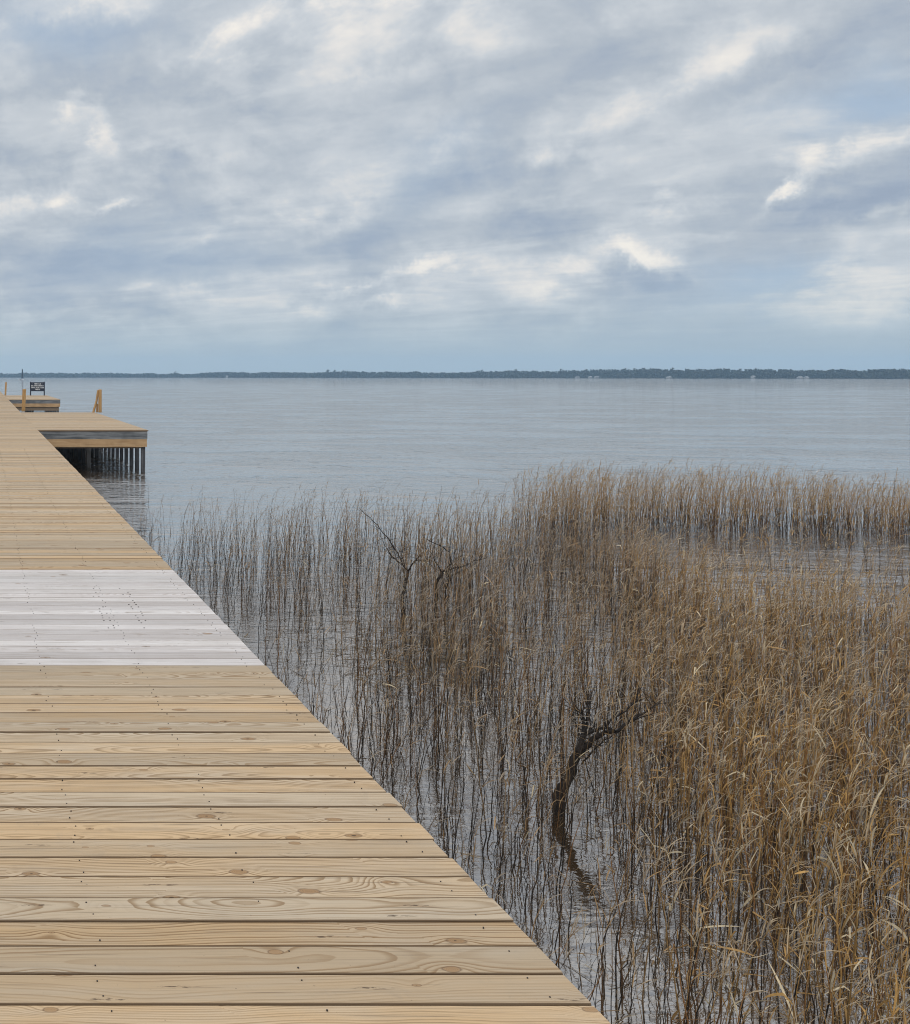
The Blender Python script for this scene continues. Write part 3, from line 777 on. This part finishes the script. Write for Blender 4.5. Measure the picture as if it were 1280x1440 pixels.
# ------------------------------------------------------------------ reeds
def fbm(x, y, seed, sc):
    """cheap smooth value noise"""
    r = np.random.default_rng(seed); g = r.uniform(0, 1, (64, 64))
    def vn(x, y):
        xi = np.floor(x).astype(int); yi = np.floor(y).astype(int); fx = x - xi; fy = y - yi
        fx = fx * fx * (3 - 2 * fx); fy = fy * fy * (3 - 2 * fy)
        a = g[xi % 64, yi % 64]; b = g[(xi + 1) % 64, yi % 64]; c = g[xi % 64, (yi + 1) % 64]; d = g[(xi + 1) % 64, (yi + 1) % 64]
        return (a * (1 - fx) + b * fx) * (1 - fy) + (c * (1 - fx) + d * fx) * fy
    return 0.6 * vn(x * sc, y * sc) + 0.4 * vn(x * sc * 2.3 + 9, y * sc * 2.3 + 4)

def sst(v, a, b):
    t = np.clip((v - a) / (b - a), 0, 1); return t * t * (3 - 2 * t)

def strips(P, width, side, col, vfold=0.0):
    """ribbons: P (M,K,3) centre lines, width (M,K), side (M,3) -> verts, quads, colours"""
    M_, K, _ = P.shape
    o = side[:, None, :] * width[..., None]
    v = np.stack([P - o, P + o], 2)
    idx = np.arange(M_ * K * 2).reshape(M_, K, 2)
    q = np.stack([idx[:, :-1, 0], idx[:, :-1, 1], idx[:, 1:, 1], idx[:, 1:, 0]], -1).reshape(-1, 4)
    c = np.repeat(col, 2, axis=1).reshape(-1, 3) if col.ndim == 3 else np.repeat(col, K * 2, axis=0)
    return v.reshape(-1, 3), q, c
def tubes(P, rad, col):
    M_, K, _ = P.shape; a = np.linspace(0, 2 * np.pi, 3, endpoint=False)
    o = np.stack([np.cos(a), np.sin(a), 0 * a], -1)
    v = P[:, :, None, :] + rad[:, :, None, None] * o[None, None]
    idx = np.arange(M_ * K * 3).reshape(M_, K, 3); qs = []
    for k in range(3):
        k2 = (k + 1) % 3
        qs.append(np.stack([idx[:, :-1, k], idx[:, :-1, k2], idx[:, 1:, k2], idx[:, 1:, k]], -1).reshape(-1, 4))
    c = np.repeat(col, 3, axis=1).reshape(-1, 3)
    return v.reshape(-1, 3), np.concatenate(qs), c

def reeds():
    # scatter candidates evenly over the shallows right of the pier, keep by local density
    N = 230000
    xw = RNG.uniform(XE + 0.02, 24, N); yw = RNG.uniform(1.6, 24.5, N)
    area = (24 - XE) * 22.9; per = N / area          # candidates per square metre
    px = xw * FPX / yw + VX; py = VY + (EYE - WATER_Z) * FPX / yw
    clump = fbm(xw, yw, 5, 1.1); clump2 = fbm(xw, yw, 8, 3.2); wide = fbm(xw, yw, 21, 0.45)
    edge = xw - XE
    den = np.zeros(N); gold = np.zeros(N); leafy = np.zeros(N); hh = np.zeros(N)
    # 1 back band
    backy = np.interp(px, [640, 740, 850, 1050, 1280, 1800], [738, 729, 727, 729, 735, 742])
    frontb = np.interp(px, [640, 740, 850, 1050, 1280, 1800], [762, 760, 757, 757, 762, 768])
    band = sst(py, backy - 3, backy + 5) * (1 - sst(py, frontb - 6, frontb + 4)) * sst(px, 690, 800)
    # 2 main bed
    mby = np.interp(px, [180, 235, 300, 420, 600, 720, 800, 900, 1000, 1120, 1280, 1800], [745, 757, 757, 756, 754, 752, 765, 800, 838, 858, 880, 910])
    mby = mby + 26 * (wide - 0.45) + 14 * (clump - 0.5)
    bed = sst(py, mby - 5, mby + 24)
    dens_bed = np.interp(px, [180, 260, 400, 560, 800, 900, 1280, 2500], [12, 26, 38, 46, 60, 90, 118, 118])
    thin_edge = 0.6 + 0.4 * sst(edge, 0.0, 0.9)
    dens_bed = dens_bed * (1 + 0.95 * np.exp(-((px - 690) / 190) ** 2) * sst(py, 930, 1060))
    open_patch = 1 - 0.35 * np.exp(-(((px - 440) / 90) ** 2 + ((py - 965) / 60) ** 2)) - 0.35 * np.exp(-(((px - 700) / 30) ** 2 + ((py - 1010) / 70) ** 2))
    open_patch *= 1 - 0.62 * np.exp(-(((px - 825) / 42) ** 2 + ((py - 1225) / 110) ** 2))
    d_bed = bed * dens_bed * thin_edge * open_patch
    gap = sst(px, 820, 1000) * (1 - sst(py, mby, mby + 60)) * sst(py, frontb, frontb + 14)
    cl = sst(clump, 0.28, 0.66) * 0.95 + 0.45
    den = np.maximum(d_bed * cl * (0.55 + 0.9 * clump2), band * 105 * (0.6 + 0.8 * clump2))
    den = np.maximum(den, gap * 11)
    far_thin = sst(px, 560, 760) * (1 - sst(px, 760, 860)) * sst(py, 745, 760) * (1 - sst(py, 790, 810)) * 34
    den = np.maximum(den, far_thin)
    den *= (yw > 2.2)
    # clear a sight line in front of the large dead shrub
    keep = RNG.uniform(0, 1, N) < den / per
    xw, yw, px, py, clump, clump2, wide, edge, band, gap = [a[keep] for a in (xw, yw, px, py, clump, clump2, wide, edge, band, gap)]
    n = len(xw)
    right = sst(px, 760, 1080); near = sst(py, 950, 1250)
    isband = band > 0.3
    gold = np.clip(np.where(isband, 0.75, 0.25 * sst(px, 300, 700) + 0.85 * right * sst(wide + 0.5 * clump, 0.34, 0.85)), 0, 1)
    pierside = 1 - sst(edge, 0.3, 2.2)
    base_h = np.where(isband, 1.02, 0.90) * (1 - 0.20 * sst(px, 1050, 1300) * isband)
    base_h = base_h * (1 - 0.22 * pierside)
    base_h = np.where(gap > 0.4, 0.6, base_h)
    h = base_h * np.clip(RNG.normal(0.92, 0.17, n), 0.35, 1.22)
    broken = RNG.uniform(0, 1, n) < (0.24 * (1 - 0.6 * isband) + 0.25 * pierside + 0.12 * near * (1 - right))
    h = np.where(broken, h * RNG.uniform(0.35, 0.8, n), h)
    # stems
    K = 12; t = np.linspace(0, 1, K)
    az = RNG.normal(0.1, 0.9, n)                        # wind pushes towards +X
    lean = np.abs(RNG.normal(0.02, 0.085, n)) + pierside * np.abs(RNG.normal(0, 0.13, n))
    sgn = np.where(RNG.uniform(0, 1, n) < 0.72, 1, -1)
    ddx = np.cos(az) * sgn; ddy = np.sin(az)
    bend = RNG.uniform(0.02, 0.14, n) * np.where(isband, 1.2, 1.0)
    off = lean[:, None] * t[None] + bend[:, None] * t[None] ** 4
    kink = RNG.normal(0, 0.0072, (n, K)).cumsum(1)
    kink2 = RNG.normal(0, 0.0072, (n, K)).cumsum(1)
    P = np.zeros((n, K, 3))
    P[..., 0] = xw[:, None] + off * h[:, None] * ddx[:, None] + np.abs(bend[:, None]) * 0.5 * t[None] ** 5 * h[:, None] + kink
    P[..., 1] = yw[:, None] + off * h[:, None] * ddy[:, None] + kink2
    P[..., 2] = -0.12 + (h[:, None] + 0.12) * t[None]
    # a few stems snapped over: above the break the stem folds down sideways
    snap = RNG.uniform(0, 1, n) < (0.17 * (1 - 0.6 * isband) + 0.14 * pierside)
    js = RNG.integers(5, 10, n)
    for j in range(5, 10):
        s_ = snap & (js == j)
        L = np.linspace(0, 1, K - j)[None] * (h[s_] * RNG.uniform(0.25, 0.5, s_.sum()))[:, None]
        aa = RNG.uniform(-0.9, 0.6, s_.sum()); hd = RNG.choice([-1, 1], s_.sum())
        p0 = P[s_, j][:, None, :]
        q = np.stack([L * np.cos(aa)[:, None] * hd[:, None], L * 0.3 * RNG.normal(size=s_.sum())[:, None], L * np.sin(aa)[:, None]], -1)
        P[s_, j:] = p0 + q
    rad = ((0.0017 + 0.0036 * RNG.uniform(0, 1, n) ** 1.6)[:, None]) * (1 - 0.62 * t[None])
    c_dark = np.array([0.036, 0.025, 0.017]); c_mid = np.array([0.275, 0.180, 0.100]); c_gold = np.array([0.41, 0.235, 0.075]); c_straw = np.array([0.52, 0.42, 0.27]); c_grey = np.array([0.24, 0.205, 0.165])
    rnd = RNG.uniform(0, 1, (n, 1))
    up = c_mid * (1 - gold[:, None]) + c_gold * gold[:, None]
    up = up * (0.6 + 0.7 * rnd); up = np.where(RNG.uniform(0, 1, (n, 1)) < 0.18, c_grey * (0.6 + 0.8 * rnd), up)
    up = np.where((RNG.uniform(0, 1, n) < 0.35 * pierside + 0.2 * (1 - gold))[:, None], c_dark * 1.2, up)
    c_rust = np.array([0.21, 0.10, 0.034])
    rusty = (RNG.uniform(0, 1, n) < 0.22 + 0.5 * right * sst(clump, 0.3, 0.7))[:, None]
    up = np.where(rusty & (RNG.uniform(0, 1, (n, 1)) < 0.5), c_rust * (0.8 + 0.8 * rnd), up)
    low = np.where(rusty, c_rust * 0.6, c_dark) * (0.5 + 0.9 * RNG.uniform(0, 1, (n, 1)))
    wet = (RNG.uniform(0.12, 0.62, n) * (1 - 0.30 * gold))[:, None]       # dark rotted sheath, a different length on each stem
    f = sst(P[..., 2], wet, wet + 0.18)[..., None]
    col = low[:, None] * (1 - f) + up[:, None] * f
    VV, QQ, CC = [], [], []; base = 0
    def push(v, q, c):
        nonlocal base
        VV.append(v); QQ.append(q + base); CC.append(c); base += len(v)
    push(*tubes(P, rad, col))
    # leaves
    def leaves(sel, cnt, L0, L1, W0, W1, t0, t1, droop, cscale, pale):
        rep = np.repeat(np.nonzero(sel)[0], cnt); m = len(rep)
        tt = RNG.uniform(t0, t1, m); fi = tt * (K - 1); i0 = np.minimum(fi.astype(int), K - 2); fr_ = (fi - i0)[:, None]
        p0 = P[rep, i0] * (1 - fr_) + P[rep, i0 + 1] * fr_
        a = RNG.uniform(0, 2 * np.pi, m); a = np.where(RNG.uniform(0, 1, m) < 0.45, RNG.normal(0.0, 0.7, m), a)
        el = np.where(RNG.uniform(0, 1, m) < 0.7, RNG.uniform(0.95, 1.5, m), RNG.uniform(0.1, 1.0, m))
        L = RNG.uniform(L0, L1, m); S = 7; s = np.linspace(0, 1, S)
        dr = RNG.uniform(0.0, 0.75, m) ** 1.4 * droop
        kk = RNG.uniform(0.3, 0.8, m); ks = np.where(RNG.uniform(0, 1, m) < 0.40, RNG.uniform(0.6, 1.9, m), 0.0)
        ang = el[:, None] - dr[:, None] * s[None] * 1.6 - ks[:, None] * (s[None] > kk[:, None])
        turn = a[:, None] + RNG.normal(0, 0.25, m)[:, None] * s[None] * 2
        step = L[:, None] / (S - 1)
        dxs = np.cos(ang) * np.cos(turn) * step; dys = np.cos(ang) * np.sin(turn) * step; dzs = np.sin(ang) * step
        Q = np.stack([np.cumsum(dxs, 1), np.cumsum(dys, 1), np.cumsum(dzs, 1)], -1); Q -= Q[:, :1]
        Q += p0[:, None]
        Q[..., 2] = np.maximum(Q[..., 2], 0.004)
        w = RNG.uniform(W0, W1, m)[:, None] * (np.sin(np.pi * np.clip(s * 0.86 + 0.12, 0, 1)) ** 0.8)[None]
        tw = RNG.uniform(-0.9, 0.9, m)
        side = np.stack([-np.sin(a) * np.cos(tw), np.cos(a) * np.cos(tw), np.sin(tw)], -1)
        g = gold[rep][:, None]; rr_ = RNG.uniform(0, 1, (m, 1))
        c = c_mid * 1.15 * (1 - g) + c_gold * g
        c = np.where(RNG.uniform(0, 1, (m, 1)) < pale * (0.4 + 0.6 * g), c_straw, c) * (0.55 + 0.75 * rr_) * cscale
        push(*strips(Q, w, side, c))
    R_ = RNG.uniform(0, 1, n)
    lf = np.where(isband, 1.0, 0.42 + 0.45 * gold) * (1 - 0.55 * pierside) * (1 - 0.55 * near * (1 - right))
    leaves(R_ < lf * 0.85, 3, 0.05, 0.17, 0.0018, 0.0042, 0.35, 0.97, 1.0, 1.0, 0.25)
    R_ = RNG.uniform(0, 1, n)
    leaves(R_ < lf * 0.6, 3, 0.05, 0.15, 0.0012, 0.0026, 0.60, 1.0, 0.7, 0.95, 0.3)
    R_ = RNG.uniform(0, 1, n)
    leaves(R_ < lf * (0.35 + 0.65 * gold), 2, 0.06, 0.20, 0.0015, 0.0032, 0.12, 0.6, 1.4, 0.8, 0.12)
    # matted dark shreds round the foot of the stems
    R_ = RNG.uniform(0, 1, n)
    leaves(R_ < 0.75 * (1 - isband), 3, 0.03, 0.14, 0.0012, 0.0030, 0.10, 0.40, 2.2, 0.28, 0.0)
    # broad pale blades, few: the ones that catch the eye near the viewer
    R_ = RNG.uniform(0, 1, n)
    leaves((R_ < 0.16 * right * near) | (R_ < 0.03 + 0.06 * right), 2, 0.08, 0.20, 0.0030, 0.0060, 0.62, 1.0, 1.0, 1.15, 0.65)
    # flower wisps at the tips, combed to the right by the wind
    R_ = RNG.uniform(0, 1, n); sel = (~broken) & (~snap) & (R_ < 0.85)
    rep = np.repeat(np.nonzero(sel)[0], 4); m = len(rep); S = 5; s = np.linspace(0, 1, S)
    tt = RNG.uniform(0.9, 1.0, m); fi = tt * (K - 1); i0 = np.minimum(fi.astype(int), K - 2); fr_ = (fi - i0)[:, None]
    p0 = P[rep, i0] * (1 - fr_) + P[rep, i0 + 1] * fr_
    L = RNG.uniform(0.05, 0.16, m); el = RNG.normal(1.1, 0.3, m)
    ang = el[:, None] - s[None] * RNG.uniform(0.2, 1.5, m)[:, None]; a = RNG.normal(0, 0.8, m)
    st_ = L[:, None] / (S - 1)
    Q = np.stack([np.cumsum(np.cos(ang) * np.cos(a)[:, None] * st_, 1), np.cumsum(np.cos(ang) * np.sin(a)[:, None] * st_, 1), np.cumsum(np.sin(ang) * st_, 1)], -1); Q -= Q[:, :1]; Q += p0[:, None]
    w = RNG.uniform(0.0010, 0.0026, m)[:, None] * np.array([.6, 1, 1, .8, .3])[None]
    side = np.stack([-np.sin(a), np.cos(a), 0 * a + 0.3], -1)
    g = gold[rep][:, None]; c = (np.array([0.24, 0.19, 0.14]) * (1 - g) + np.array([0.38, 0.28, 0.17]) * g) * RNG.uniform(0.6, 1.3, (m, 1))
    push(*strips(Q, w, side, c))
    o = np_mesh('reed_bed', np.concatenate(VV), np.concatenate(QQ), M_REED, np.concatenate(CC))
    o.location = (0, 0, WATER_Z)
    tag(o, 'bed of dead brown and golden reeds standing in the shallow water beside the pier', 'reeds', kind='stuff')
    print('reeds', n, 'faces', sum(len(q) for q in QQ))
    # litter: fallen blades lying on and just under the surface
    M_ = 16000
    lx = RNG.uniform(XE + .1, 16, M_); ly = RNG.uniform(2.5, 20, M_)
    lpx = lx * FPX / ly + VX; lpy = VY + 2.95 * FPX / ly
    dn = 0.10 + 0.2 * sst(fbm(lx, ly, 33, 1.3), 0.5, 0.8) * sst(lpx, 350, 600)
    keep = (RNG.uniform(0, 1, M_) < dn) & (lpy > np.interp(lpx, [180, 300, 900, 1280], [770, 790, 800, 860]))
    lx, ly = lx[keep], ly[keep]
    # the mat behind the thin shrubs
    mm = 1800; mpx = RNG.normal(618, 78, mm); mpy = RNG.normal(915, 30, mm) + 12 * np.sin(mpx * .05)
    mx_ = []; my_ = []
    for a_, b_ in zip(mpx, mpy):
        q = ground(a_, b_, WATER_Z); mx_.append(q[0]); my_.append(q[1])
    lx = np.concatenate([lx, mx_]); ly = np.concatenate([ly, my_]); m = len(lx)
    a = RNG.uniform(0, 2 * np.pi, m); S = 5; s = np.linspace(-.5, .5, S); L = RNG.uniform(.05, .30, m)
    aa = a[:, None] + RNG.normal(0, .5, m)[:, None] * s[None]
    Q = np.stack([lx[:, None] + np.cos(aa) * s * L[:, None], ly[:, None] + np.sin(aa) * s * L[:, None],
                  0.003 + np.abs(RNG.normal(0, .006, m))[:, None] + (RNG.normal(0, .10, m) * L)[:, None] * (s[None] + .5) ** 2], -1)
    Q[..., 2] = np.maximum(Q[..., 2], 0.002)
    w = RNG.uniform(.0016, .0042, m)[:, None] * np.array([.5, 1, 1, .9, .3])
    side = np.stack([-np.sin(a), np.cos(a), RNG.uniform(-.3, .3, m)], -1)
    c = np.where(RNG.uniform(0, 1, (m, 1)) < .3, np.array([.28, .18, .07]), np.array([.10, .07, .035])) * RNG.uniform(.5, 1.3, (m, 1))
    v, q, cc = strips(Q, w, side, c)
    o = np_mesh('reed_litter', v, q, M_REED, cc); o.location = (0, 0, WATER_Z)
    tag(o, 'fallen brown reed blades floating on the water among the stems', 'plant litter', kind='stuff')
reeds()

# ------------------------------------------------------------------ haze: one closed box of pale air round everything
def haze():
    b = MB(); b.box(-3300, 4300, -700, 3400, WATER_Z - 2.5, 60)
    m, T = new_mat('haze air')
    pv = T.n('ShaderNodeVolumePrincipled', {'Color': (0.47, 0.71, 0.95, 1), 'Density': 0.00021, 'Anisotropy': 0.0})
    T.n('ShaderNodeOutputMaterial', {1: pv.outputs[0]})
    o = b.build('haze', m); tag(o, kind='stuff')
haze()
